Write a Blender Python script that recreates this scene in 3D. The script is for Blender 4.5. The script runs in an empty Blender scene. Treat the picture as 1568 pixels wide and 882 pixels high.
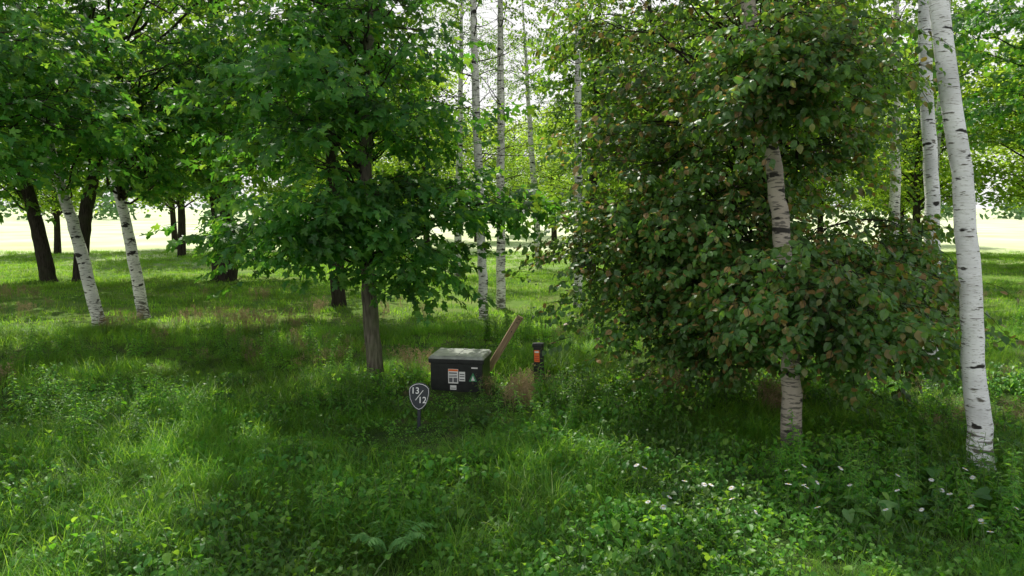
import bpy, math, numpy as np
from mathutils import Vector, Matrix
R=np.random.default_rng(7)
S=bpy.context.scene
el=math.radians(57); az=math.radians(-22)
sd=Vector((math.sin(az)*math.cos(el),math.cos(az)*math.cos(el),math.sin(el)))
# crown openings cut along the sun for lit patches: (ground x, ground y, radius)
GAPS=[(2.2,9.7,.9),(2.8,9.3,.45),(1.0,8.35,.6),(-2.6,8.7,.5),(1.5,14,1.0),(4.9,8.1,.45),(2.05,6.8,.5),(3.8,7.4,.45),(0,11.2,.5),(-6.4,18.2,1.6),(-6.9,13,1.0),
      (-7.4,11.5,.7),(-6.2,9.1,.5),(5.0,7.0,.5),(-4.3,10.2,.5),(-2.6,19.5,1.6),(-3.4,7.2,.4),(-.6,7.3,.35),(4.6,6.2,.45),(-9.5,14.8,.9),(-4.6,15.2,1.0),(.6,16.8,1.2),(6.8,10.2,.8),(-5.0,6.3,.35),(8.3,14.5,1.2),(-.85,11.7,.42)]
rg=np.random.default_rng(3)
for _ in range(90):
    y=rg.uniform(5,20); GAPS.append((rg.uniform(-1,1)*(.75*y+.5),y,rg.uniform(.08,.26)))
def link(o): S.collection.objects.link(o); return o
def gh(x,y):
    x=np.asarray(x,float); y=np.asarray(y,float)
    return 0.05*np.sin(x*.55+1.3)*np.cos(y*.43)+0.03*np.sin(x*1.3+y*.9)
# ---------------------------------------------------------------- materials
def newmat(name):
    m=bpy.data.materials.new(name); m.use_nodes=True; nt=m.node_tree; nt.nodes.clear()
    out=nt.nodes.new('ShaderNodeOutputMaterial'); return m,nt,out
def N(nt,t,**k):
    n=nt.nodes.new(t)
    for a,b in k.items(): setattr(n,a,b)
    return n
def ramp(nt,stops,fac,interp='LINEAR'):
    r=nt.nodes.new('ShaderNodeValToRGB'); r.color_ramp.interpolation=interp
    e=r.color_ramp.elements
    while len(e)<len(stops): e.new(.5)
    for i,(p,c) in enumerate(stops):
        e[i].position=p; e[i].color=(*c,1) if len(c)==3 else c
    nt.links.new(fac,r.inputs[0]); return r.outputs[0]
def mix(nt,a,b,f,mode='MIX'):
    n=nt.nodes.new('ShaderNodeMix'); n.data_type='RGBA'; n.blend_type=mode
    for s,v in ((n.inputs[0],f),(n.inputs[6],a),(n.inputs[7],b)):
        if isinstance(v,(int,float)): s.default_value=v
        elif isinstance(v,tuple): s.default_value=(*v,1)
        else: nt.links.new(v,s)
    return n.outputs[2]
def leafmat(name,stops,tstops,tr=.45,gloss=.35,ns=1.1,k=1.35,g_=(.93,1.04,.85)):
    stops=[(a,tuple(min(.5,x*k*q) for x,q in zip(c,g_))) for a,c in stops]
    tstops=[(a,tuple(min(.8,x*q) for x,q in zip(c,g_))) for a,c in tstops]
    m,nt,out=newmat(name); L=nt.links.new
    at=N(nt,'ShaderNodeAttribute',attribute_name='rnd')
    g=N(nt,'ShaderNodeNewGeometry'); no=N(nt,'ShaderNodeTexNoise'); no.inputs['Scale'].default_value=ns; no.inputs['Detail'].default_value=3; L(g.outputs['Position'],no.inputs['Vector'])
    c=ramp(nt,stops,at.outputs['Fac']); t=ramp(nt,tstops,at.outputs['Fac'])
    mr=N(nt,'ShaderNodeMapRange'); mr.inputs[1].default_value=.3; mr.inputs[2].default_value=.7; mr.inputs[3].default_value=.5; mr.inputs[4].default_value=1.5
    L(no.outputs[0],mr.inputs[0])
    def scl(col):
        v=nt.nodes.new('ShaderNodeVectorMath'); v.operation='SCALE'; L(col,v.inputs[0]); L(mr.outputs[0],v.inputs[3]); return v.outputs[0]
    c=scl(c); t=scl(t)
    p=N(nt,'ShaderNodeBsdfPrincipled'); L(c,p.inputs['Base Color']); p.inputs['Roughness'].default_value=.42
    p.inputs['Specular IOR Level'].default_value=gloss
    tb=N(nt,'ShaderNodeBsdfTranslucent'); L(t,tb.inputs[0])
    ms=N(nt,'ShaderNodeMixShader'); ms.inputs[0].default_value=tr
    L(p.outputs[0],ms.inputs[1]); L(tb.outputs[0],ms.inputs[2]); L(ms.outputs[0],out.inputs[0])
    return m
M_maple=leafmat('maple_leaf',[(0,(.03,.09,.028)),(.6,(.048,.13,.035)),(1,(.085,.17,.04))],[(0,(.12,.34,.03)),(.7,(.22,.5,.04)),(1,(.42,.58,.05))],.48)
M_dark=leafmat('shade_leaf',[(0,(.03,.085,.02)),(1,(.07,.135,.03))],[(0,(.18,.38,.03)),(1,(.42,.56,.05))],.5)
M_light=leafmat('sunny_leaf',[(0,(.06,.12,.02)),(1,(.11,.17,.03))],[(0,(.38,.56,.04)),(1,(.62,.72,.07))],.6)  # sunlit brightness put into these background leaf colours
M_birchl=leafmat('birch_leaf',[(0,(.04,.10,.025)),(1,(.08,.15,.035))],[(0,(.2,.38,.03)),(1,(.42,.54,.05))],.5)
M_brown=leafmat('browning_leaf',[(0,(.045,.10,.03)),(.76,(.07,.14,.038)),(.82,(.14,.125,.05)),(.87,(.23,.13,.055)),(1,(.28,.16,.07))],
                [(0,(.16,.32,.03)),(.76,(.30,.46,.04)),(.85,(.45,.38,.06)),(1,(.50,.27,.08))],.42,.55)
M_grass=leafmat('grass_blade',[(0,(.05,.13,.022)),(.7,(.095,.19,.03)),(1,(.16,.20,.05))],[(0,(.26,.54,.03)),(1,(.54,.72,.07))],.5,.3,.8,1.4)
M_dry=leafmat('dry_grass_blade',[(0,(.22,.17,.09)),(1,(.38,.28,.17))],[(0,(.3,.26,.12)),(1,(.5,.38,.22))],.35,.2,1,1,(1,1,1))
M_weed=leafmat('weed_leaf',[(0,(.045,.13,.025)),(.6,(.08,.19,.03)),(1,(.14,.23,.045))],[(0,(.22,.54,.03)),(1,(.5,.72,.06))],.46,.45,.9,1.4)
M_burd=leafmat('burdock_leaf',[(0,(.06,.15,.045)),(1,(.12,.21,.07))],[(0,(.18,.38,.05)),(1,(.3,.45,.08))],.35,.5)
M_fern=leafmat('fern_leaf',[(0,(.07,.16,.05)),(1,(.11,.2,.07))],[(0,(.15,.35,.06)),(1,(.25,.45,.08))],.4,.2)
def flat(name,col,rough=.6,spec=.5,noise=0,nscale=8,bump=0):
    m,nt,out=newmat(name); L=nt.links.new
    p=N(nt,'ShaderNodeBsdfPrincipled'); p.inputs['Roughness'].default_value=rough; p.inputs['Specular IOR Level'].default_value=spec
    if noise:
        tc=N(nt,'ShaderNodeTexCoord'); n=N(nt,'ShaderNodeTexNoise'); n.inputs['Scale'].default_value=nscale; n.inputs['Detail'].default_value=6
        L(tc.outputs['Object'],n.inputs['Vector'])
        a=tuple(c*(1-noise) for c in col); b=tuple(min(1,c*(1+noise)) for c in col)
        L(ramp(nt,[(.3,a),(.7,b)],n.outputs[0]),p.inputs['Base Color'])
        if bump:
            bm=N(nt,'ShaderNodeBump'); bm.inputs['Strength'].default_value=bump; bm.inputs['Distance'].default_value=.01
            L(n.outputs[0],bm.inputs['Height']); L(bm.outputs[0],p.inputs['Normal'])
    else: p.inputs['Base Color'].default_value=(*col,1)
    L(p.outputs[0],out.inputs[0]); return m
M_petal=flat('daisy_petal',(.8,.8,.78)); M_yel=flat('daisy_centre',(.7,.45,.03)); M_stem=flat('plant_stem',(.09,.16,.04))
def bark(name,c0,c1):
    m,nt,out=newmat(name); L=nt.links.new
    tc=N(nt,'ShaderNodeTexCoord'); mp=N(nt,'ShaderNodeMapping'); mp.inputs['Scale'].default_value=(1,1,.18); L(tc.outputs['Object'],mp.inputs[0])
    n=N(nt,'ShaderNodeTexNoise'); n.inputs['Scale'].default_value=26; n.inputs['Detail'].default_value=8; L(mp.outputs[0],n.inputs['Vector'])
    n2=N(nt,'ShaderNodeTexNoise'); n2.inputs['Scale'].default_value=2.5; n2.inputs['Detail'].default_value=4; L(tc.outputs['Object'],n2.inputs['Vector'])
    c=ramp(nt,[(.35,c0),(.65,c1)],n.outputs[0])
    f=ramp(nt,[(.45,(0,0,0)),(.7,(1,1,1))],n2.outputs[0])
    fm=N(nt,'ShaderNodeMath',operation='MULTIPLY'); L(f,fm.inputs[0]); fm.inputs[1].default_value=.6
    c=mix(nt,c,(c1[0]*.9,c1[1]*1.15,c1[2]*.8),fm.outputs[0])
    p=N(nt,'ShaderNodeBsdfPrincipled'); p.inputs['Roughness'].default_value=.9; p.inputs['Specular IOR Level'].default_value=.15; L(c,p.inputs['Base Color'])
    b=N(nt,'ShaderNodeBump'); b.inputs['Strength'].default_value=.9; b.inputs['Distance'].default_value=.03; L(n.outputs[0],b.inputs['Height']); L(b.outputs[0],p.inputs['Normal'])
    L(p.outputs[0],out.inputs[0]); return m
M_barkd=bark('dark_bark',(.018,.015,.012),(.055,.045,.036))
M_barkm=bark('maple_bark',(.07,.06,.048),(.20,.175,.145))
def birchbark(name,white,amount):
    m,nt,out=newmat(name); L=nt.links.new
    tc=N(nt,'ShaderNodeTexCoord')
    def nz(sc,scale,det=4,rough=.5):
        mp=N(nt,'ShaderNodeMapping'); mp.inputs['Scale'].default_value=sc; L(tc.outputs['Object'],mp.inputs[0])
        n=N(nt,'ShaderNodeTexNoise'); n.inputs['Scale'].default_value=scale; n.inputs['Detail'].default_value=det; n.inputs['Roughness'].default_value=rough
        L(mp.outputs[0],n.inputs['Vector']); return n.outputs[0]
    a=nz((1,1,5),7,5); b=nz((1,1,2.6),3.6,3); d=nz((1,1,1),3,4); e=nz((1,1,9),16,3)
    base=ramp(nt,[(.3,tuple(w*.7 for w in white)),(.6,white)],d)
    col=mix(nt,base,(.32,.29,.26),ramp(nt,[(.60,(0,0,0)),(.68,(1,1,1))],e))
    col=mix(nt,col,(.14,.125,.11),ramp(nt,[(.615-amount,(0,0,0)),(.67-amount,(1,1,1))],a))
    col=mix(nt,col,(.03,.027,.024),ramp(nt,[(.645-amount,(0,0,0)),(.68-amount,(1,1,1))],b))
    sp=N(nt,'ShaderNodeSeparateXYZ'); L(tc.outputs['Object'],sp.inputs[0])
    mr=N(nt,'ShaderNodeMapRange'); mr.inputs[1].default_value=.1; mr.inputs[2].default_value=1.1; mr.inputs[3].default_value=.2; mr.inputs[4].default_value=0; L(sp.outputs[2],mr.inputs[0])
    ad=N(nt,'ShaderNodeMath',operation='ADD'); L(mr.outputs[0],ad.inputs[0]); L(a,ad.inputs[1])
    col=mix(nt,col,(.13,.12,.10),ramp(nt,[(.62,(0,0,0)),(.74,(1,1,1))],ad.outputs[0]))
    p=N(nt,'ShaderNodeBsdfPrincipled'); p.inputs['Roughness'].default_value=.7; p.inputs['Specular IOR Level'].default_value=.25; L(col,p.inputs['Base Color'])
    bm=N(nt,'ShaderNodeBump'); bm.inputs['Strength'].default_value=.6; bm.inputs['Distance'].default_value=.015; L(a,bm.inputs['Height']); L(bm.outputs[0],p.inputs['Normal'])
    L(p.outputs[0],out.inputs[0]); return m
M_birch=birchbark('white_birch_bark',(.9,.9,.91),.0)
M_birch2=birchbark('grey_birch_bark',(.80,.78,.75),.04)
M_birch4=birchbark('weathered_birch_bark',(.42,.37,.31),.07)
M_birch3=birchbark('pale_birch_bark',(.82,.79,.74),.05)
# ---------------------------------------------------------------- mesh builder
class MB:
    def __init__(s): s.v=[];s.f=[];s.r=[];s.m=[];s.n=0
    def add(s,v,faces,rnd=.5,mi=0):
        v=np.asarray(v,float).reshape(-1,3); s.v.append(v)
        for f in faces: s.f.append(tuple(int(i)+s.n for i in f)); s.m.append(mi)
        s.r.append(np.full(len(v),rnd) if np.isscalar(rnd) else np.asarray(rnd)); s.n+=len(v)
    def mesh(s,name,mats,smooth=False):
        me=bpy.data.meshes.new(name); V=np.concatenate(s.v)
        me.from_pydata(V.tolist(),[],s.f)
        for m in mats: me.materials.append(m)
        me.polygons.foreach_set('material_index',s.m)
        if smooth: me.polygons.foreach_set('use_smooth',[True]*len(s.f))
        a=me.attributes.new('rnd','FLOAT','POINT'); a.data.foreach_set('value',np.concatenate(s.r).astype(np.float32))
        me.update(); return me
def tube(mb,path,rad,sides=8,mi=0,rough=0,cap=True):
    path=np.asarray(path,float); rad=np.asarray(rad,float); n=len(path)
    T=np.gradient(path,axis=0); T/=np.linalg.norm(T,axis=1)[:,None]+1e-9
    ref=np.array([1.,0,0]) if abs(T[0][0])<.8 else np.array([0,1.,0])
    U=np.cross(T,ref); U/=np.linalg.norm(U,axis=1)[:,None]+1e-9; W=np.cross(T,U)
    a=np.linspace(0,2*math.pi,sides,endpoint=False)
    rr=rad[:,None]*np.ones(sides)[None]
    if rough: rr=rr*(1+rough*R.normal(size=rr.shape))
    V=path[:,None]+rr[:,:,None]*(np.cos(a)[None,:,None]*U[:,None]+np.sin(a)[None,:,None]*W[:,None])
    F=[]
    for i in range(n-1):
        for j in range(sides):
            k=(j+1)%sides; F.append((i*sides+j,i*sides+k,(i+1)*sides+k,(i+1)*sides+j))
    if cap: F.append(tuple((n-1)*sides+j for j in range(sides)))
    mb.add(V.reshape(-1,3),F,.5,mi)
def interp_path(pts,n):
    pts=np.asarray(pts,float); u=np.linspace(0,1,n); out=[]
    for x in u:
        s=x*(len(pts)-1); i=min(int(s),len(pts)-2); f=s-i
        p0=pts[max(i-1,0)];p1=pts[i];p2=pts[i+1];p3=pts[min(i+2,len(pts)-1)]
        out.append(.5*((2*p1)+(-p0+p2)*f+(2*p0-5*p1+4*p2-p3)*f*f+(-p0+3*p1-3*p2+p3)*f**3))
    return np.array(out)
# ---------------------------------------------------------------- leaf shapes
half=[(0,0),(.30,-.06),(.22,.14),(.52,.42),(.17,.50),(.2,.73),(0,1.0)]
maple_out=np.array(half+[(-x,y) for x,y in half[-2:0:-1]])
maple_lo=np.array([(0,0),(.3,0),(.5,.42),(.2,.55),(0,1),(-.2,.55),(-.5,.42),(-.3,0)])
def outline_ovate(w=.36,n=5):
    ys=np.linspace(0,1,n+1); xs=w*np.sin(np.pi*ys**.8)**.8; xs[0]=0;xs[-1]=0
    p=[(xs[i],ys[i]) for i in range(n+1)]
    return np.array(p+[(-x,y) for x,y in p[-2:0:-1]])
ovate=outline_ovate(.36,4); lance=outline_ovate(.14,3); heart=np.array([(0,0.05),(.3,-.1),(.48,.15),(.4,.5),(.18,.85),(0,1),(-.18,.85),(-.4,.5),(-.48,.15),(-.3,-.1)])
def leaf(mb,out,pos,yaw,pitch,roll,size,rnd,mi=0,fold=.25,droop=.25):
    P=np.vstack([[0,.35],out]); x=P[:,0]; y=P[:,1]
    z=np.abs(x)*fold-droop*y*y+ (R.normal(size=len(x))*.02)
    v=np.stack([x,y,z],1)*size
    cr,sr=math.cos(roll),math.sin(roll); v=v@np.array([[cr,0,-sr],[0,1,0],[sr,0,cr]])
    cp,sp=math.cos(pitch),math.sin(pitch); v=v@np.array([[1,0,0],[0,cp,sp],[0,-sp,cp]])
    cy,sy=math.cos(yaw),math.sin(yaw); v=v@np.array([[cy,sy,0],[-sy,cy,0],[0,0,1]])
    n=len(out); mb.add(v+np.asarray(pos),[(0,1+i,1+(i+1)%n) for i in range(n)],rnd,mi)
def proto(coll,name,mb,mats):
    o=bpy.data.objects.new(name,mb.mesh(name,mats)); coll.objects.link(o)
def mkcoll(name): return bpy.data.collections.new(name)
def spray_coll(name,out,mat,size,nl,length,nvar=5,spread=.5):
    c=mkcoll(name)
    for k in range(nvar):
        mb=MB(); path=[(0,0,0),(.02,length*.5,.02),(0,length,-.03)]
        tube(mb,path,[.004,.003,.0015],3,1,cap=False)
        for i in range(nl):
            t=(i+.6)/nl; side=1 if i%2 else -1
            yaw=-side*R.uniform(.5,1.5)*(1-.5*t) ; 
            pl=size*R.uniform(.3,.7)
            px=math.sin(-yaw)*pl; py=math.cos(yaw)*pl
            leaf(mb,out,(px+R.normal()*.01,t*length+py*.5,R.normal()*.04*spread-.01),yaw+R.normal()*.35,R.normal(-.35,.4),R.normal()*.5,size*R.uniform(.65,1.15),R.random(),0,R.uniform(-.1,.35),R.uniform(.1,.4))
        proto(c,name+'_%d'%k,mb,[mat,M_barkd])
    return c
C_maple=spray_coll('maple_spray',maple_out,M_maple,.145,9,.42)
C_dark=spray_coll('shade_spray',maple_lo,M_dark,.16,9,.5)
C_brown=spray_coll('browning_spray',ovate,M_brown,.095,12,.36)
C_birch=spray_coll('birch_spray',ovate,M_birchl,.07,12,.45)
# ---------------------------------------------------------------- instancer
def ngroup(coll,real):
    g=bpy.data.node_groups.new('scatter_'+coll.name,'GeometryNodeTree')
    g.interface.new_socket('Geometry',in_out='INPUT',socket_type='NodeSocketGeometry')
    g.interface.new_socket('Geometry',in_out='OUTPUT',socket_type='NodeSocketGeometry')
    gi=g.nodes.new('NodeGroupInput'); go=g.nodes.new('NodeGroupOutput')
    ci=g.nodes.new('GeometryNodeCollectionInfo'); ci.inputs['Collection'].default_value=coll
    ci.inputs['Separate Children'].default_value=True; ci.inputs['Reset Children'].default_value=True
    ip=g.nodes.new('GeometryNodeInstanceOnPoints'); ip.inputs['Pick Instance'].default_value=True
    def na(nm,dt):
        n=g.nodes.new('GeometryNodeInputNamedAttribute'); n.data_type=dt; n.inputs['Name'].default_value=nm
        return [o for o in n.outputs if o.enabled and o.name=='Attribute'][0]
    e=g.nodes.new('FunctionNodeEulerToRotation'); L=g.links.new
    L(na('rot','FLOAT_VECTOR'),e.inputs[0]); L(e.outputs[0],ip.inputs['Rotation'])
    L(na('scl','FLOAT'),ip.inputs['Scale']); L(na('idx','INT'),ip.inputs['Instance Index'])
    L(gi.outputs[0],ip.inputs['Points']); L(ci.outputs[0],ip.inputs['Instance'])
    if real:
        rl=g.nodes.new('GeometryNodeRealizeInstances'); L(ip.outputs[0],rl.inputs[0]); L(rl.outputs[0],go.inputs[0])
    else: L(ip.outputs[0],go.inputs[0])
    return g
GR={}
def scatter(name,coll,pts,rots,scl,real=True):
    pts=np.asarray(pts,np.float32); n=len(pts)
    me=bpy.data.meshes.new(name); me.vertices.add(n); me.vertices.foreach_set('co',pts.ravel())
    a=me.attributes.new('rot','FLOAT_VECTOR','POINT'); a.data.foreach_set('vector',np.asarray(rots,np.float32).ravel())
    a=me.attributes.new('scl','FLOAT','POINT'); a.data.foreach_set('value',np.asarray(scl,np.float32))
    a=me.attributes.new('idx','INT','POINT'); a.data.foreach_set('value',R.integers(0,len(coll.objects),n).astype(np.int32))
    o=link(bpy.data.objects.new(name,me)); md=o.modifiers.new('scatter','NODES')
    k=(coll.name,real)
    if k not in GR: GR[k]=ngroup(coll,real)
    md.node_group=GR[k]; return o
# ---------------------------------------------------------------- trees
def make_tree(name,pts,radii,barkm,blobs,coll,per=16,crad=.45,twig_m=None,flat_=.35,zlow=1.5,scale=1,dead=0,sides=14,gapz=1.3,gapk=1.0):
    base=np.array(pts[0],float); base[2]=float(gh(base[0],base[1]))
    pts=[tuple(p) for p in pts]; pts[0]=(base[0],base[1],base[2]-.15)
    path=interp_path(pts,34); path[1:,:2]+=R.normal(size=(33,2))*.008
    rad=np.interp(np.linspace(0,1,34),np.linspace(0,1,len(radii)),radii)
    rad[0]*=1.35; rad[1]*=1.12
    mb=MB(); tube(mb,path,rad,sides,0,.03)
    P=[];Ro=[];Sc=[]
    for (c,r,nc) in blobs:
        for _ in range(nc):
            d=R.normal(size=3); d/=np.linalg.norm(d); q=R.random()**(1/2.6)
            cc=np.array(c)+d*q*np.array(r)
            if cc[2]<.5: cc[2]=.5+R.random()*.3
            hd=np.linalg.norm(cc[:2]-np.array([np.interp(cc[2],path[:,2],path[:,0]),np.interp(cc[2],path[:,2],path[:,1])]))
            z0=min(max(cc[2]-hd*R.uniform(.1,.7),zlow),path[-1][2]*.97)
            o=np.array([np.interp(z0,path[:,2],path[:,0]),np.interp(z0,path[:,2],path[:,1]),z0])
            mid=(o+cc)/2+np.array([0,0,.12*hd])+R.normal(size=3)*.1*hd*.5
            L=np.linalg.norm(cc-o)
            bp=interp_path([o,mid,cc],9); bp[1:-1]+=R.normal(size=(7,3))*.02*L
            tube(mb,bp,np.linspace(.008+.007*L,.004,9),5,1)
            for k in range(4):
                s=bp[R.integers(4,9)]; e=cc+R.normal(size=3)*np.array([crad,crad,crad*flat_])*1.2
                m2=(s+e)/2+np.array([0,0,.05]); tube(mb,interp_path([s,m2,e],4),[.007,.005,.003,.002],3,1,cap=False)
            n=int(per*R.uniform(.5,1.4))
            ps=cc+R.normal(size=(n,3))*np.array([crad,crad,crad*flat_])
            ps[:,2]-=.15*np.linalg.norm(ps[:,:2]-cc[:2],axis=1)
            out=ps[:,:2]-path[min(20,33)][:2]; loc=ps[:,:2]-cc[:2]
            dr=out/ (np.linalg.norm(out,axis=1)[:,None]+.1)+loc/(crad)*.8+R.normal(size=(n,2))*.5
            yaw=np.arctan2(-dr[:,0],dr[:,1])
            Ro.append(np.stack([R.normal(-.3,.3,n),R.normal(0,.3,n),yaw],1)); P.append(ps); Sc.append(R.uniform(.75,1.2,n)*scale)
    for _ in range(dead):
        z0=R.uniform(zlow,path[-1][2]*.9); o=np.array([np.interp(z0,path[:,2],path[:,0]),np.interp(z0,path[:,2],path[:,1]),z0])
        a=R.uniform(0,6.28); L=R.uniform(.6,2); e=o+np.array([math.cos(a)*L,math.sin(a)*L,R.uniform(-.1,.7)*L])
        bp=interp_path([o,(o+e)/2+R.normal(size=3)*.12,e],7); tube(mb,bp,np.linspace(.016,.003,7),4,1)
        for k in range(4):
            s=bp[R.integers(2,6)]; e2=s+R.normal(size=3)*.35; tube(mb,[s,(s+e2)/2+R.normal(size=3)*.03,e2],[.006,.004,.002],3,1)
    em=link(bpy.data.objects.new(name,None)); em.location=base
    tr=link(bpy.data.objects.new('trunk_and_limbs',mb.mesh('trunk_and_limbs',[barkm,twig_m or M_barkd],True))); tr.parent=em; tr.location=-base
    if P:
        P=np.concatenate(P); Ro=np.concatenate(Ro); Sc=np.concatenate(Sc)
        gx=P[:,0]-sd.x/sd.z*P[:,2]; gy=P[:,1]-sd.y/sd.z*P[:,2]; keep=np.ones(len(P),bool)
        for (x,y,r) in GAPS:
            th=np.arctan2(gy-y,gx-x); rr=(r*gapk+.16)*(1+.25*np.sin(3*th+x*7)+.12*np.sin(7*th+y*5)); keep&=~((np.hypot(gx-x,(gy-y)*1.15)<rr)&(P[:,2]>gapz))
        P,Ro,Sc=P[keep],Ro[keep],Sc[keep]
        cr=scatter('crown',coll,P,Ro,Sc); cr.parent=em; cr.location=-base
    return em
make_tree('white_birch_tree',[(4.99,7.42,0),(4.83,7.5,1.2),(4.60,7.5,3.0),(4.16,7.5,5.2),(3.7,7.7,9),(3.5,7.8,12)],[.135,.108,.098,.088,.07,.03],M_birch,
   [((3.9,7.9,8.8),(2.4,2.4,2.0),30)],C_birch,per=18,crad=.5,zlow=5.5,sides=22)
make_tree('white_birch_tree',[(6.83,11.65,0),(6.68,11.7,3),(6.42,11.8,6),(6.2,12,13)],[.13,.108,.09,.03],M_birch,
   [((6.3,12.4,9.6),(2.6,2.4,2.4),36)],C_birch,per=18,zlow=5,sides=18)
make_tree('grey_birch_tree',[(3.34,8.45,0),(3.30,8.5,1.0),(3.18,8.6,2.4),(3.08,8.7,3.3),(2.72,8.8,5.3),(2.3,9,9)],[.13,.108,.10,.095,.08,.03],M_birch4,
   [((2.7,8.9,7.6),(2.4,2.0,1.6),26),((3.0,8.2,4.5),(.9,.5,.7),8)],C_birch,per=18,zlow=3.2,sides=20)
make_tree('leafy_hornbeam_tree',[(4.45,11.5,0),(4.3,11.4,1.5),(3.6,11,4),(3.4,11,8.2)],[.09,.08,.07,.02],M_barkd,
   [((2.95,10.4,3.5),(2.15,1.4,1.8),84),((3.75,9.8,1.75),(1.7,.9,.85),54),((2.6,10.3,1.25),(1.2,.7,.5),18),((1.6,10.1,2.2),(.8,.8,.8),18),((4.8,10.1,2.2),(.9,.8,.8),20),((3.05,11.0,6.0),(2.2,1.6,1.6),54),((3.35,8.1,1.85),(.8,.2,.45),20),((2.9,8.15,4.5),(1.0,.3,.9),22),((4.2,8.9,1.4),(.9,.5,.5),12)],
   C_brown,per=20,crad=.31,zlow=.9,flat_=.55,gapz=5.0,gapk=.6)
make_tree('maple_tree',[(-2.30,12.1,0),(-2.38,12.1,1.5),(-2.42,12.1,3.2),(-2.3,12.2,6),(-2.2,12.3,11)],[.145,.125,.115,.08,.02],M_barkm,
   [((-2.45,11.6,4.6),(1.8,2.0,1.9),62),((-3.5,11.0,2.5),(1.0,.8,.35),13),((-2.3,10.6,2.9),(.9,.5,.5),10),((-1.55,11.1,2.1),(.5,.5,.55),9),((-.5,11.4,3.05),(.8,.8,.3),8),((-2.9,12.1,8.3),(2.5,2.8,1.9),66)],
   C_maple,per=16,crad=.40,zlow=1.9,sides=18,gapz=3.2)
make_tree('maple_tree',[(-11.9,12.2,0),(-11.9,12.2,3),(-11.7,12.2,7),(-11.5,12.2,12)],[.2,.17,.13,.03],M_barkm,
   [((-9.8,12.4,5.2),(3.5,2.8,2.1),72),((-9.5,12,9),(4.2,3.2,2.2),60)],C_maple,per=16,zlow=2.5,scale=1.1,gapk=.8)  # wide upper blob added above the view to shade the foreground
make_tree('grey_birch_tree',[(-9.67,17.0,0),(-10.1,17,2.2),(-10.5,17,3.8),(-10.9,17,6),(-11.5,17,10)],[.15,.13,.11,.09,.03],M_birch2,
   [((-10.2,16.2,5.5),(3.0,2.2,1.8),38),((-10.8,16.5,9),(3,2.6,2),26)],C_maple,per=16,zlow=3,scale=1.15,gapk=.8)
make_tree('grey_birch_tree',[(-9.7,19.1,0),(-9.95,19.1,1.8),(-10.3,19.2,3.6),(-10.8,19.2,6.5),(-11,19.2,11)],[.16,.14,.12,.09,.03],M_birch2,
   [((-7.8,17.4,5.5),(2.9,2.2,2.2),60),((-8,18,9.5),(3.4,2.6,2.2),38)],C_maple,per=16,zlow=3,scale=1.15,gapk=.8)
make_tree('dark_maple_tree',[(-5.0,20.9,0),(-5.05,20.9,3),(-5.1,20.9,7),(-5.1,21,13)],[.21,.18,.14,.03],M_barkd,
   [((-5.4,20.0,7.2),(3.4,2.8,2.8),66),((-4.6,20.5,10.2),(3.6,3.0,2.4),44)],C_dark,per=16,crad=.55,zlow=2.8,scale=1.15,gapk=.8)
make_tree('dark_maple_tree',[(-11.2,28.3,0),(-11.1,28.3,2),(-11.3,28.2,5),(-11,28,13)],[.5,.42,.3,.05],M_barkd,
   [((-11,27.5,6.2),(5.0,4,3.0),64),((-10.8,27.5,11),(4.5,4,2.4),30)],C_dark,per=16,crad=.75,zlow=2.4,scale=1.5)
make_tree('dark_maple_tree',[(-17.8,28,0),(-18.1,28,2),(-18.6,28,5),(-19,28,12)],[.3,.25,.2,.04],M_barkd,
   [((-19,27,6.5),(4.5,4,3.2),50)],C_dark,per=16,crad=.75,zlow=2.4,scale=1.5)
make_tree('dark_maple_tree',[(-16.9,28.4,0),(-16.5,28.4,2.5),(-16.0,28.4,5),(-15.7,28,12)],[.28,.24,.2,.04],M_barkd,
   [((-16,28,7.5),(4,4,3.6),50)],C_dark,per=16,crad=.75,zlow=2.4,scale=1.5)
for (x,y,lean,w,bk,nc) in ((-.73,18.5,-.35,.125,M_birch3,3),(-.32,20.9,.0,.14,M_birch3,3),(1.9,20.9,-.1,.13,M_birch2,8),(3.98,14.0,-.05,.08,M_birch2,6),(-2.25,30,.3,.16,M_birch2,7),(1.25,34,-.8,.16,M_birch3,8),(5.9,19.5,.2,.10,M_birch2,6),(11.9,21,.3,.12,M_birch2,5)):
    make_tree('slender_birch_tree',[(x,y,0),(x+lean*.15,y,2.5),(x+lean*.5,y,6),(x+lean,y+.1,12.5)],[w,w*.9,w*.75,.02],bk,
      [((x+lean,y,9.6),(1.7,1.6,2.2),22),((x+lean*.5,y+.2,4.4),(1.2,1.0,1.5),nc)],C_birch,per=14,zlow=2.6,dead=18,scale=1.25)
make_tree('shrubby_tree',[(2.72,12.6,0),(2.6,12.6,2),(2.4,12.7,5),(2.2,12.8,8)],[.06,.055,.05,.02],M_barkd,
   [((1.8,13,5.0),(1.2,1.2,1.9),24),((2.3,12.4,1.6),(.9,.6,.6),9)],C_birch,per=18,zlow=.9)
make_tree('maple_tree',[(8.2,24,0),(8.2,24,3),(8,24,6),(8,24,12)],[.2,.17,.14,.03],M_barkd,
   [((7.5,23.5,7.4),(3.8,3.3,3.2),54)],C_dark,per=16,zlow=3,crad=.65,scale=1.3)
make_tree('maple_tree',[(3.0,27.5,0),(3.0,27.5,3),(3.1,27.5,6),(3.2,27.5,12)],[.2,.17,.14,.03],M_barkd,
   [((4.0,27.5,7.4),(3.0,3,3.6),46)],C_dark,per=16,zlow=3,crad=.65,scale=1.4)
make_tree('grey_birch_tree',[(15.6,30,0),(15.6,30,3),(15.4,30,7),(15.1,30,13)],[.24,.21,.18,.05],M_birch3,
   [((15,30.5,10),(3.5,3.5,2.6),26)],C_dark,per=14,crad=.8,zlow=5,scale=1.5,dead=10)
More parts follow.
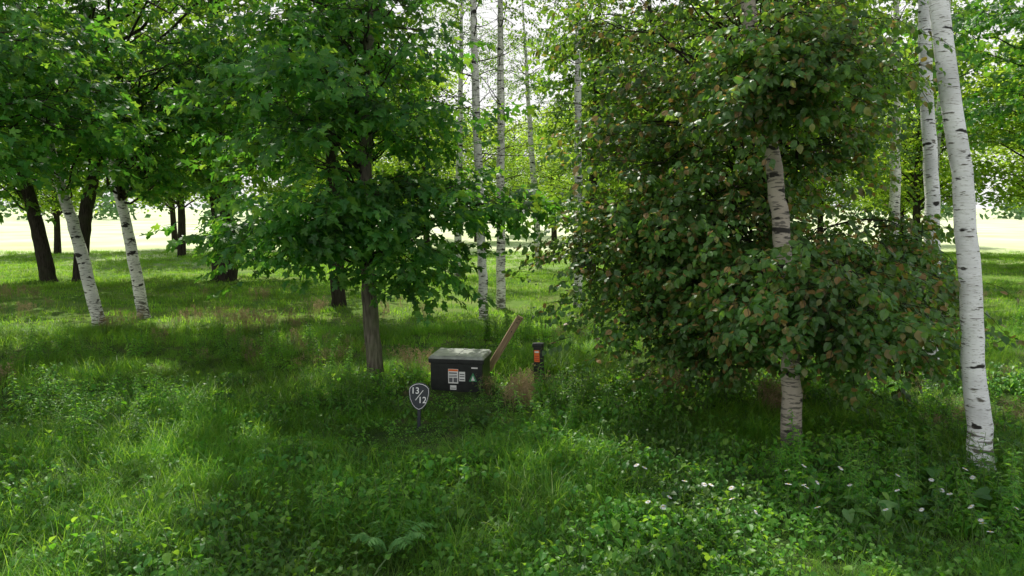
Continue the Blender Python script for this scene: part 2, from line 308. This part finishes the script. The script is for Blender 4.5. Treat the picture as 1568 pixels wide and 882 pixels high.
make_tree('maple_tree',[(14.6,18,0),(14.6,18,3),(14.3,18,6),(14,18,12)],[.2,.17,.14,.03],M_barkd,
   [((12.9,17.2,6.6),(2.8,3,2.9),46)],C_maple,per=16,zlow=3,crad=.5,scale=1.2)
# background trees (linked copies)
def leaf_cloud(centers,size,ln,up=.9):
    n=len(centers); c=np.asarray(centers)
    nr=R.normal(size=(n,3)); nr[:,2]=np.abs(nr[:,2])+up; nr/=np.linalg.norm(nr,axis=1)[:,None]
    t=R.normal(size=(n,3)); t-= (t*nr).sum(1)[:,None]*nr; t/=np.linalg.norm(t,axis=1)[:,None]
    b=np.cross(nr,t); s=size*R.uniform(.6,1.3,n)[:,None]
    V=np.stack([c-t*s*.5,c+b*s*.36+nr*s*.08,c+t*s*.6,c-b*s*.36+nr*s*.08],1).reshape(-1,3)
    F=np.arange(4*n).reshape(n,4); return V,F,np.repeat(R.random(n),4)
BG=[]
for k in range(4):
    mb=MB(); H=R.uniform(10,12.5); path=interp_path([(0,0,-.2),(.1,0,3),(R.normal()*.3,0,6),(0,0,H)],14)
    tube(mb,path,np.linspace(.24,.04,14),9,0,.03)
    cs=[];nc=82
    for _ in range(nc):
        zz=R.uniform(3.2,H+.5); w=3.9*math.sin(math.pi*min(1,max(.02,(zz-2.1)/(H-.9))))**.6; a=R.uniform(0,6.28); q=R.random()**.5*w
        cc=np.array([math.cos(a)*q,math.sin(a)*q,zz-.15*q]); z0=max(2.4,cc[2]-.5*q); o=np.array([np.interp(z0,path[:,2],path[:,0]),0,z0])
        tube(mb,interp_path([o,(o+cc)/2+np.array([0,0,.15*q]),cc],5),np.linspace(.05,.01,5),4,0)
        n=140; cs.append(cc+R.normal(size=(n,3))*np.array([.6,.6,.28]))
    V,F,rn=leaf_cloud(np.concatenate(cs),.22,1)
    mb.add(V,F,rn,1)
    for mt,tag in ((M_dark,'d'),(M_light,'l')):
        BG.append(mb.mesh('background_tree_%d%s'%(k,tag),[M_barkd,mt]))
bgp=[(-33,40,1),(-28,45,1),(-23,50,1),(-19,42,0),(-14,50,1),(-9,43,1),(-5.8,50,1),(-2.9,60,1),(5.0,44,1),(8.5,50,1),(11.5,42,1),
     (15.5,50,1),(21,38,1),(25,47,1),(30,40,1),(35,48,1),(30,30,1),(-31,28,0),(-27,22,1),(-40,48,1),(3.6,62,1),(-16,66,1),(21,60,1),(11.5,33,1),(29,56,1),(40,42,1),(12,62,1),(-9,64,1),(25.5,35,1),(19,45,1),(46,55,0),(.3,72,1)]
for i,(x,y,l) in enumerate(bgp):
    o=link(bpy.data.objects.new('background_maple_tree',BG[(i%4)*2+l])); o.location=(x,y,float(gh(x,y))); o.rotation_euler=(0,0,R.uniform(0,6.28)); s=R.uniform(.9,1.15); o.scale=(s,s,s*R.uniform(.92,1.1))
mb=MB(); cs=[]
for x in np.arange(-260,260,4.5):
    y=R.uniform(150,200); h=R.uniform(6,15)*(.55+.45*abs(math.sin(x*.021+1))); n=110
    p=R.normal(size=(n,3))*np.array([3,2,h*.28])+np.array([x,y,h*.5]); p[:,2]=np.abs(p[:,2]); cs.append(p)
V,F,rn=leaf_cloud(np.concatenate(cs),1.3,1,.1); mb.add(V,F,rn,0)
link(bpy.data.objects.new('distant_tree_line',mb.mesh('distant_tree_line',[leafmat('distant_leaf',[(0,(.045,.085,.04)),(1,(.075,.12,.055))],[(0,(.10,.20,.07)),(1,(.15,.25,.1))],.3,.1,.1)])))
# ---------------------------------------------------------------- ground
xs=np.concatenate([np.arange(-600,-60,30),np.arange(-60,-20,2),np.arange(-20,20,.35),np.arange(20,60,2),np.arange(60,601,30)])
ys=np.concatenate([np.arange(-60,0,5),np.arange(0,36,.35),np.arange(36,80,2),np.arange(80,901,25)])
X,Y=np.meshgrid(xs,ys); Z=gh(X,Y)+np.where(Y<30,R.normal(size=X.shape)*.012,0)
V=np.stack([X,Y,Z],-1).reshape(-1,3); nx=len(xs)
F=[(j*nx+i,j*nx+i+1,(j+1)*nx+i+1,(j+1)*nx+i) for j in range(len(ys)-1) for i in range(nx-1)]
mb=MB(); mb.add(V,F)
m,nt,out=newmat('ground_soil_and_field'); L=nt.links.new
g=N(nt,'ShaderNodeNewGeometry'); 
def nz(scale,det=6):
    n=N(nt,'ShaderNodeTexNoise'); n.inputs['Scale'].default_value=scale; n.inputs['Detail'].default_value=det; L(g.outputs['Position'],n.inputs['Vector']); return n.outputs[0]
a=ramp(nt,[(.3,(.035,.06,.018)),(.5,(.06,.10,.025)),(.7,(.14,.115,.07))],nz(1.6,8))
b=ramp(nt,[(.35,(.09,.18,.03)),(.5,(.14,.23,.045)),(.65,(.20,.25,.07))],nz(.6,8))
f=ramp(nt,[(.3,(.48,.58,.28)),(.5,(.64,.70,.42)),(.7,(.72,.76,.54))],nz(.15,6))  # far field pale because blown-out sunlight is put into its colour
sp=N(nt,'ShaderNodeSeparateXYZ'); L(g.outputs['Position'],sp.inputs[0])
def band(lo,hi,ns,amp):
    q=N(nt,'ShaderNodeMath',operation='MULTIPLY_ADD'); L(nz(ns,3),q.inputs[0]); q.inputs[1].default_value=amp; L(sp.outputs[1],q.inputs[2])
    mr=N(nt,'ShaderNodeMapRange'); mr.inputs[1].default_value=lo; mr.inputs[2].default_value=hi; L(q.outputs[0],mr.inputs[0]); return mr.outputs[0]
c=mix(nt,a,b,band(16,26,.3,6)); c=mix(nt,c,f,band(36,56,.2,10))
p=N(nt,'ShaderNodeBsdfPrincipled'); p.inputs['Roughness'].default_value=.95; p.inputs['Specular IOR Level'].default_value=.1; L(c,p.inputs['Base Color'])
bm=N(nt,'ShaderNodeBump'); bm.inputs['Strength'].default_value=.8; bm.inputs['Distance'].default_value=.05; L(nz(14,6),bm.inputs['Height']); L(bm.outputs[0],p.inputs['Normal']); L(p.outputs[0],out.inputs[0])
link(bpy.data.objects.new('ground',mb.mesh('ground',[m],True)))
# ---------------------------------------------------------------- undergrowth prototypes
def blade(mb,x,y,h,w,lean,az,rnd,mi=0,segs=3,curl=1.6):
    t=np.linspace(0,1,segs+1); r=lean*h*t**curl; z=h*t*(1-.28*lean*t)
    d=np.array([math.cos(az),math.sin(az)]); s=np.array([-d[1],d[0]]); ww=w*(1-t**1.6)*.5+.0004
    c=np.stack([x+d[0]*r,y+d[1]*r,z],1); off=np.stack([s[0]*ww,s[1]*ww,0*ww],1)
    v=np.concatenate([c-off,c+off]); n=segs+1
    mb.add(v,[(i,i+1,n+i+1,n+i) for i in range(segs)],rnd,mi)
C_grass=mkcoll('grass_tuft')
for k in range(6):
    mb=MB()
    for i in range(28): blade(mb,R.normal()*.08,R.normal()*.08,R.uniform(.10,.30)*(1+.1*k),R.uniform(.005,.010),R.uniform(.3,1.5),R.uniform(0,6.28),R.random())
    proto(C_grass,'grass_tuft_%d'%k,mb,[M_grass])
C_lawn=mkcoll('short_grass_tuft')
for k in range(4):
    mb=MB()
    for i in range(40): blade(mb,R.normal()*.22,R.normal()*.22,R.uniform(.05,.16),R.uniform(.010,.022),R.uniform(.1,.9),R.uniform(0,6.28),R.random(),segs=2)
    proto(C_lawn,'short_grass_tuft_%d'%k,mb,[M_grass])
C_dry=mkcoll('dry_grass_tuft')
for k in range(3):
    mb=MB()
    for i in range(34):
        x,y=R.normal(size=2)*.12; h=R.uniform(.35,.65); az_=R.uniform(0,6.28); ln=R.uniform(.05,.4)
        blade(mb,x,y,h,.006,ln,az_,R.random(),segs=3)
        tx,ty=x+math.cos(az_)*ln*h,y+math.sin(az_)*ln*h; tz=h*(1-.28*ln)
        for j in range(8): 
            v=np.array([tx,ty,tz-.014*j])+R.normal(size=3)*.014; a2=R.uniform(0,6.28); e=v+np.array([math.cos(a2)*.035,math.sin(a2)*.035,.02]); w=np.array([0,0,.008])
            mb.add([v-w,e-w*.3,e+w*.3,v+w],[(0,1,2,3)],R.random())
    proto(C_dry,'dry_grass_tuft_%d'%k,mb,[M_dry])
def rosette(coll,name,out,mat,n,smin,smax,h0,h1,sp,pm=-.2,nvar=4):
    for k in range(nvar):
        mb=MB()
        for i in range(n):
            a=R.uniform(0,6.28); r=R.uniform(.02,1)*sp; h=R.uniform(h0,h1); x,y=math.cos(a)*r,math.sin(a)*r
            tube(mb,[(x*.3,y*.3,0),(x*.7,y*.7,h*.7),(x,y,h)],[.003,.0025,.002],3,1,cap=False)
            leaf(mb,out,(x,y,h),a-math.pi/2+R.normal()*.6,R.normal(pm,.35),R.normal()*.3,R.uniform(smin,smax),R.random(),0,.25,.35)
        proto(coll,name+'_%d'%k,mb,[mat,M_stem])
C_weed=mkcoll('broadleaf_weed'); rosette(C_weed,'broadleaf_weed',ovate,M_weed,24,.035,.08,.05,.26,.16)
C_clov=mkcoll('low_leafy_weed'); rosette(C_clov,'low_leafy_weed',maple_lo,M_weed,24,.03,.06,.03,.14,.18)
C_burd=mkcoll('burdock'); rosette(C_burd,'burdock',heart,M_burd,9,.10,.20,.10,.32,.28,-.35)
C_tall=mkcoll('goldenrod_stem')
for k in range(5):
    mb=MB()
    for s in range(3):
        bx,by=R.normal(size=2)*.06; h=R.uniform(.4,.75); az_=R.uniform(0,6.28); ln=R.uniform(.0,.2)
        pth=np.array([(bx+math.cos(az_)*ln*h*t*t,by+math.sin(az_)*ln*h*t*t,h*t) for t in np.linspace(0,1,6)])
        tube(mb,pth,np.linspace(.004,.002,6),4,1)
        nl=int(h*46)
        for i in range(nl):
            t=.15+.85*i/nl; c=[np.interp(t,np.linspace(0,1,6),pth[:,q]) for q in range(3)]
            leaf(mb,lance,c,i*2.4,R.uniform(-.1,.6),R.normal()*.3,R.uniform(.08,.12)*(1.15-.6*t),R.random(),0,.2,.5)
    proto(C_tall,'goldenrod_stem_%d'%k,mb,[M_weed,M_stem])
C_fern=mkcoll('fern_plant')
for k in range(2):
    mb=MB()
    for f_ in range(7):
        a=f_*.9+R.normal()*.25; Lf=R.uniform(.35,.5)
        for i in range(22):
            t=(i+1)/22; r=Lf*t; z=.05+.34*math.sin(t*2.0)
            c=np.array([math.cos(a)*r,math.sin(a)*r,z])
            for s in (1,-1):
                leaf(mb,lance,c,a-math.pi/2+s*R.uniform(1.0,1.3),R.normal(-.15,.15),R.normal()*.2,(.11*math.sin(math.pi*min(1,.18+.82*(1-t)))**.8+.015)*R.uniform(.8,1.1),R.random(),0,.1,.3)
        tube(mb,[(math.cos(a)*Lf*t,math.sin(a)*Lf*t,.05+.34*math.sin(t*2.0)) for t in np.linspace(0,1,6)],[.003]*6,3,1)
    proto(C_fern,'fern_plant_%d'%k,mb,[M_fern,M_stem])
C_daisy=mkcoll('daisy_flower')
for k in range(4):
    mb=MB(); h=R.uniform(.24,.38); tx,ty=R.normal(size=2)*.04
    tube(mb,[(0,0,0),(tx*.3,ty*.3,h*.5),(tx,ty,h)],[.002]*3,3,1)
    tilt=R.uniform(.1,.5); 
    for i in range(14):
        a=i*6.283/14; leaf(mb,outline_ovate(.2,3),(tx,ty-.0,h),a,math.sin(a+1.57)*-tilt,0,.025,.5,0,.1,.1)
    n=8; ring=[(tx+.007*math.cos(q*6.283/n),ty+.007*math.sin(q*6.283/n),h+.002) for q in range(n)]
    mb.add(ring+[(tx,ty,h+.007)],[(q,(q+1)%n,n) for q in range(n)],.5,2)
    proto(C_daisy,'daisy_flower_%d'%k,mb,[M_petal,M_stem,M_yel])
# ---------------------------------------------------------------- undergrowth scattering
def region(n,y0,y1,wf=.8,xm=1.2):
    y=np.sqrt(R.uniform(y0*y0,y1*y1,n)); x=R.uniform(-1,1,n)*(wf*y+xm); return x,y
def pn(x,y,s,ph): return np.clip(.5+.25*(np.sin(x*s+ph)*np.cos(y*s*1.3+ph*2)+np.sin((x+y)*s*.63+ph*3)*np.cos((x-y)*s*.81+ph))*2,0,1)
def put(name,coll,x,y,s0,s1,real=True,mod=None):
    n=len(x); z=gh(x,y); s=R.uniform(s0,s1,n)
    if mod is not None: s=s*mod
    return scatter(name,coll,np.stack([x,y,z],1),np.stack([R.normal(0,.12,n),R.normal(0,.12,n),R.uniform(0,6.28,n)],1),s,real)
def near(x,y):
    d=np.minimum(np.hypot((x+.7)/1.4,(y-10.6)/1.0),np.hypot(x+1.2,(y-8.8)/1.1)); return np.clip(.42+.65*(d-.45)/.6,.42,1)
def clear(x,y):
    return ((x+.85)**2+(y-11.4)**2>.36) & ((x+1.2)**2+(y-9.2)**2>.04)&((x-.43)**2+(y-11.6)**2>.03)
x,y=region(9000,4.3,10); k=clear(x,y)&(R.random(len(x))<.45+.9*pn(x,y,1.1,.4)+.3*(x<-1)); x,y=x[k],y[k]; put('grass',C_grass,x,y,.45,1.0,mod=near(x,y)*(.5+.75*pn(x,y,.9,2.2)+.2*(x<-1)))
x,y=region(9500,10,17); k=clear(x,y)&(R.random(len(x))<.4+.8*pn(x,y,.9,1.4)); x,y=x[k],y[k]; put('grass',C_grass,x,y,.45,.95,mod=near(x,y)*(.5+.8*pn(x,y,.9,2.2)))
x,y=region(15000,15,46,.8,3); k=R.random(len(x))<.45+.6*pn(x,y,.4,2.); put('meadow_grass',C_lawn,x[k],y[k],.6,1.2,False)
x,y=region(500,11,24); k=clear(x,y)&(pn(x,y,.8,5.2)>.68); put('dry_grass',C_dry,x[k],y[k],.4,.75)
x=np.concatenate([R.normal(.1,.14,10),R.normal(2.5,.4,8),R.normal(3.6,.35,6),R.normal(-6.6,.9,22),R.normal(-1.6,.2,4),R.normal(5.5,.5,5)]); y=np.concatenate([R.normal(10.8,.2,10),R.normal(10.9,.2,8),R.normal(10,.3,6),R.normal(17.5,.7,22),R.normal(12.1,.2,4),R.normal(8.6,.4,5)]); put('dry_grass',C_dry,x,y,.5,.85)
x,y=region(4400,4.3,12); k=clear(x,y)&(R.random(len(x))<(1.5-.6*(x<-1.5))*pn(x,y,1.3,3.3)-.15); x,y=x[k],y[k]; put('broadleaf_weeds',C_weed,x,y,.5,1.3,mod=near(x,y))
x,y=region(4400,4.3,9.5); k=(R.random(len(x))<(.15+1.3*np.exp(-((x-.3)/2.6)**2))*1.2*pn(x,y,1.7,.3)); x,y=x[k],y[k]; put('leafy_ground_cover',C_clov,x,y,.8,1.5,mod=near(x,y))
x,y=region(1500,6,16); k=clear(x,y)&(pn(x,y,.9,7.1)>.62)&(near(x,y)>.8); put('goldenrod',C_tall,x[k],y[k],.5,1.1)
x=np.concatenate([R.normal(-2.3,.35,22),R.normal(5.2,.5,16),R.normal(3.2,.5,10),R.normal(-5.9,.4,12),R.normal(1.1,.3,8)]); y=np.concatenate([R.normal(10.2,.35,22),R.normal(8.6,.4,16),R.normal(7.2,.4,10),R.normal(9.6,.4,12),R.normal(10.5,.3,8)]); put('goldenrod',C_tall,x,y,.65,1.05)
n=56; x=R.uniform(2.9,6.4,n); y=R.uniform(6.2,8.2,n); put('burdock_plants',C_burd,x,y,.4,.9)
n=50; x=R.uniform(-.4,2.6,n); y=R.uniform(6.6,9.8,n); put('burdock_plants',C_burd,x,y,.35,.6)
put('fern',C_fern,np.array([-1.02]),np.array([5.75]),.75,.8)
n=34; x=R.uniform(1.0,4.3,n); y=R.uniform(5.2,6.9,n); put('daisies',C_daisy,x,y,.95,1.3)
# ---------------------------------------------------------------- street furniture
M_black=flat('black_plastic',(.018,.020,.020),.38,.5,.3,12)
M_lid=flat('weathered_skylit_lid',(.30,.32,.29),.34,.5,.35,9,.2)  # weathered grey-green, lightened with the sky's reflection in its colour
M_white=flat('white_print',(.8,.8,.78),.5); M_orange=flat('orange_label',(.85,.17,.03),.5); M_greenl=flat('green_label',(.06,.26,.12),.5); M_inkg=flat('grey_print',(.12,.12,.13),.6)
M_signb=flat('sign_face_black',(.014,.020,.028),.35); M_red=flat('red_print',(.55,.06,.04),.5)
def wood():
    m,nt,out=newmat('weathered_board'); L=nt.links.new
    tc=N(nt,'ShaderNodeTexCoord'); mp=N(nt,'ShaderNodeMapping'); mp.inputs['Scale'].default_value=(30,30,2); L(tc.outputs['Object'],mp.inputs[0])
    n=N(nt,'ShaderNodeTexNoise'); n.inputs['Scale'].default_value=1.5; n.inputs['Detail'].default_value=8; L(mp.outputs[0],n.inputs['Vector'])
    p=N(nt,'ShaderNodeBsdfPrincipled'); p.inputs['Roughness'].default_value=.85; L(ramp(nt,[(.3,(.22,.14,.085)),(.7,(.5,.36,.23))],n.outputs[0]),p.inputs['Base Color']); L(p.outputs[0],out.inputs[0]); return m
M_wood=wood()
def box(name,x0,x1,y0,y1,z0,z1,mat,parent,bev=0,taper=0):
    v=[(x0,y0,z0),(x1,y0,z0),(x1,y1,z0),(x0,y1,z0),(x0+taper,y0+taper,z1),(x1-taper,y0+taper,z1),(x1-taper,y1-taper,z1),(x0+taper,y1-taper,z1)]
    me=bpy.data.meshes.new(name); me.from_pydata(v,[],[(3,2,1,0),(4,5,6,7),(0,1,5,4),(1,2,6,5),(2,3,7,6),(3,0,4,7)]); me.materials.append(mat)
    o=link(bpy.data.objects.new(name,me)); o.parent=parent
    if bev: b=o.modifiers.new('bevel','BEVEL'); b.width=bev; b.segments=3
    return o
def poly(name,pts,mat,parent,y,th=.002):
    n=len(pts); v=[(a,y,b) for a,b in pts]+[(a,y+th,b) for a,b in pts]
    f=[tuple(range(n)),tuple(range(2*n-1,n-1,-1))]+[(i,i+n,(i+1)%n+n,(i+1)%n) for i in range(n)]
    me=bpy.data.meshes.new(name); me.from_pydata(v,[],f); me.materials.append(mat); o=link(bpy.data.objects.new(name,me)); o.parent=parent; return o
def text(name,s,size,x,y,z,mat,parent):
    c=bpy.data.curves.new(name,'FONT'); c.body=s; c.size=size; c.align_x='CENTER'; c.align_y='CENTER'; c.extrude=.001; c.offset=.0008
    o=bpy.data.objects.new(name,c); link(o); bpy.context.view_layer.update()
    me=bpy.data.meshes.new_from_object(o.evaluated_get(bpy.context.evaluated_depsgraph_get())); bpy.data.objects.remove(o)
    o=link(bpy.data.objects.new(name,me)); me.materials.clear(); me.materials.append(mat); o.parent=parent; o.location=(x,y,z); o.rotation_euler=(math.pi/2,0,0); return o
E=link(bpy.data.objects.new('utility_box',None)); E.location=(-.82,11.5,float(gh(-.82,11.5))); E.rotation_euler=(0,0,math.radians(-9))
W,D=.43,.33
box('body',-W+.015,W-.015,-D+.015,D-.015,-.05,.46,M_black,E,.01)
box('lid_skirt',-W-.012,W+.012,-D-.012,D+.012,.45,.52,M_black,E,.008)
box('lid_top',-W-.018,W+.018,-D-.018,D+.018,.517,.565,M_lid,E,.012,.035)
box('lid_seam',-.01,.01,-D+.03,D-.03,.563,.572,M_lid,E,.003)
box('latch',-.03,.03,-D-.03,-D-.012,.46,.505,M_black,E,.004)
fy=-D+.015
def label(x0,x1,z0,z1,mat,yy=.003): return poly('label',[(x0,z0),(x1,z0),(x1,z1),(x0,z1)],mat,E,fy-yy)
label(-.13,.03,.13,.36,M_white); label(-.125,.025,.325,.355,M_orange,.005)
for i,(a,b) in enumerate(((.285,.305),(.255,.265),(.235,.245))): label(-.115,.01,a,b,M_inkg,.005)
label(-.115,-.06,.15,.22,M_inkg,.005); label(-.045,.015,.15,.22,M_inkg,.005)
label(.045,.14,.17,.32,M_white); label(.055,.13,.235,.25,M_inkg,.005); label(.055,.13,.27,.285,M_inkg,.005); label(.055,.13,.19,.205,M_inkg,.005)
label(-.1,-.0,.03,.10,M_white); label(-.09,-.01,.05,.06,M_inkg,.005)
poly('warning_triangle',[(.20,.17),(.33,.17),(.265,.31)],M_greenl,E,fy-.003); poly('warning_mark',[(.235,.185),(.295,.185),(.265,.26)],M_white,E,fy-.005)
label(.24,.34,.375,.395,M_white)
E=link(bpy.data.objects.new('trail_marker_sign',None)); gz=float(gh(-1.2,9.26)); E.location=(-1.21,9.22,gz); E.rotation_euler=(math.radians(-8),0,math.radians(-6))
def shield(s):
    p=[(0,-.19),(.05,-.165),(.09,-.12),(.125,-.04),(.138,.04),(.135,.10),(.118,.125),(.085,.150),(.045,.166),(0,.172)]
    p=[(a*s,b*s) for a,b in p]; return p+[(-a,b) for a,b in p[-2:0:-1]]
def sh(s): return [(a,b+.46) for a,b in shield(s)]
poly('plate',sh(1.0),M_signb,E,-.02,.012); poly('white_border',sh(.93),M_white,E,-.0225); poly('face',sh(.89),M_signb,E,-.0245)
text('number_13','13',.115,-.05,-.027,.525,M_white,E); text('number_12','12',.115,.045,-.027,.405,M_white,E)
poly('slash',[(-.050,.405),(-.040,.405),(.060,.535),(.050,.535)],M_white,E,-.027)
box('post',-.022,.022,-.008,.012,-.2,.32,M_signb,E,.004); box('foot',-.04,.04,-.02,.02,-.05,.03,M_signb,E,.005)
E=link(bpy.data.objects.new('utility_marker_post',None)); E.location=(.45,11.65,float(gh(.45,11.65))); E.rotation_euler=(0,math.radians(-2),math.radians(-20)); E.scale=(1.08,1.08,1.08)
def ringpost(name,zs,ws,ds,mat,n=20):
    mb=MB(); V=[];F=[]
    for z,w,d in zip(zs,ws,ds):
        for j in range(n):
            a=j*6.283185/n; c,s=math.cos(a),math.sin(a); V.append((w*np.sign(c)*abs(c)**.5,d*np.sign(s)*abs(s)**.5,z))
    for i in range(len(zs)-1):
        for j in range(n): k=(j+1)%n; F.append((i*n+j,i*n+k,(i+1)*n+k,(i+1)*n+j))
    F.append(tuple((len(zs)-1)*n+j for j in range(n))); mb.add(V,F); o=link(bpy.data.objects.new(name,mb.mesh(name,[mat]))); o.parent=E
ringpost('shaft',[-.1,.0,.60],[.078,.078,.075],[.05,.05,.05],M_black)
ringpost('cap',[.595,.60,.64,.66,.665],[.075,.09,.09,.08,.05],[.05,.065,.065,.055,.03],M_black)
poly('orange_label',[(-.055,.38),(.03,.38),(.03,.56),(-.055,.56)],M_orange,E,-.055); poly('label_print',[(-.045,.52),(.02,.52),(.02,.545),(-.045,.545)],M_white,E,-.057)
for q in (.40,.43,.46): poly('label_line',[(-.045,q),(.02,q),(.02,q+.012),(-.045,q+.012)],M_red,E,-.057)
E=link(bpy.data.objects.new('wooden_board',None)); p0=np.array([-.52,12.15,-.05]); p1=np.array([.14,12.0,1.08]); E.location=p0
d=p1-p0; zq=Vector(d).normalized(); yq=Vector((.25,-1,0)); xq=yq.cross(zq).normalized(); yq=zq.cross(xq).normalized()
E.rotation_mode='QUATERNION'; E.rotation_quaternion=Matrix((xq,yq,zq)).transposed().to_quaternion(); Ln=float(np.linalg.norm(d))
box('plank',-.055,.055,-.018,.018,0,Ln,M_wood,E,.004)
for z in (Ln-.05,Ln-.12,Ln-.3): box('nail_hole',-.01,.01,-.02,.02,z-.01,z+.01,M_black,E)
# ---------------------------------------------------------------- light, world, camera
sl=bpy.data.lights.new('sun','SUN'); sl.energy=5; sl.angle=math.radians(.5); sl.color=(1,.96,.86)
so=link(bpy.data.objects.new('sun',sl)); so.rotation_euler=sd.to_track_quat('Z','Y').to_euler(); so.location=(0,0,40)
w=bpy.data.worlds.new('World'); S.world=w; w.use_nodes=True; nt=w.node_tree; nt.nodes.clear(); L=nt.links.new
sky=N(nt,'ShaderNodeTexSky',sky_type='NISHITA'); sky.sun_disc=False; sky.sun_elevation=el; sky.sun_rotation=az; sky.air_density=1.2; sky.dust_density=1.5
tc=N(nt,'ShaderNodeTexCoord'); n=N(nt,'ShaderNodeTexNoise'); n.inputs['Scale'].default_value=2.2; n.inputs['Detail'].default_value=7; L(tc.outputs['Generated'],n.inputs['Vector'])
sz=N(nt,'ShaderNodeSeparateXYZ'); L(tc.outputs['Generated'],sz.inputs[0])
mr=N(nt,'ShaderNodeMapRange'); mr.inputs[1].default_value=.4; mr.inputs[2].default_value=.75; mr.inputs[3].default_value=.22; mr.inputs[4].default_value=-.12; L(sz.outputs[2],mr.inputs[0])
ad=N(nt,'ShaderNodeMath',operation='ADD'); L(n.outputs[0],ad.inputs[0]); L(mr.outputs[0],ad.inputs[1])
c=mix(nt,sky.outputs[0],(8.4,8.4,8.3),ramp(nt,[(.42,(0,0,0)),(.56,(1,1,1))],ad.outputs[0]))
bg=N(nt,'ShaderNodeBackground'); bg.inputs[1].default_value=.13; L(c,bg.inputs[0]); wo=N(nt,'ShaderNodeOutputWorld'); L(bg.outputs[0],wo.inputs[0])
cam=bpy.data.cameras.new('camera'); cam.sensor_width=36; cam.lens=25.7; cam.clip_end=2000; co=link(bpy.data.objects.new('camera',cam))
co.location=(0,0,2.9); co.rotation_euler=(math.radians(90-6.4),0,0); S.camera=co
S.view_settings.view_transform='Standard'; S.view_settings.look='None'; S.view_settings.exposure=0
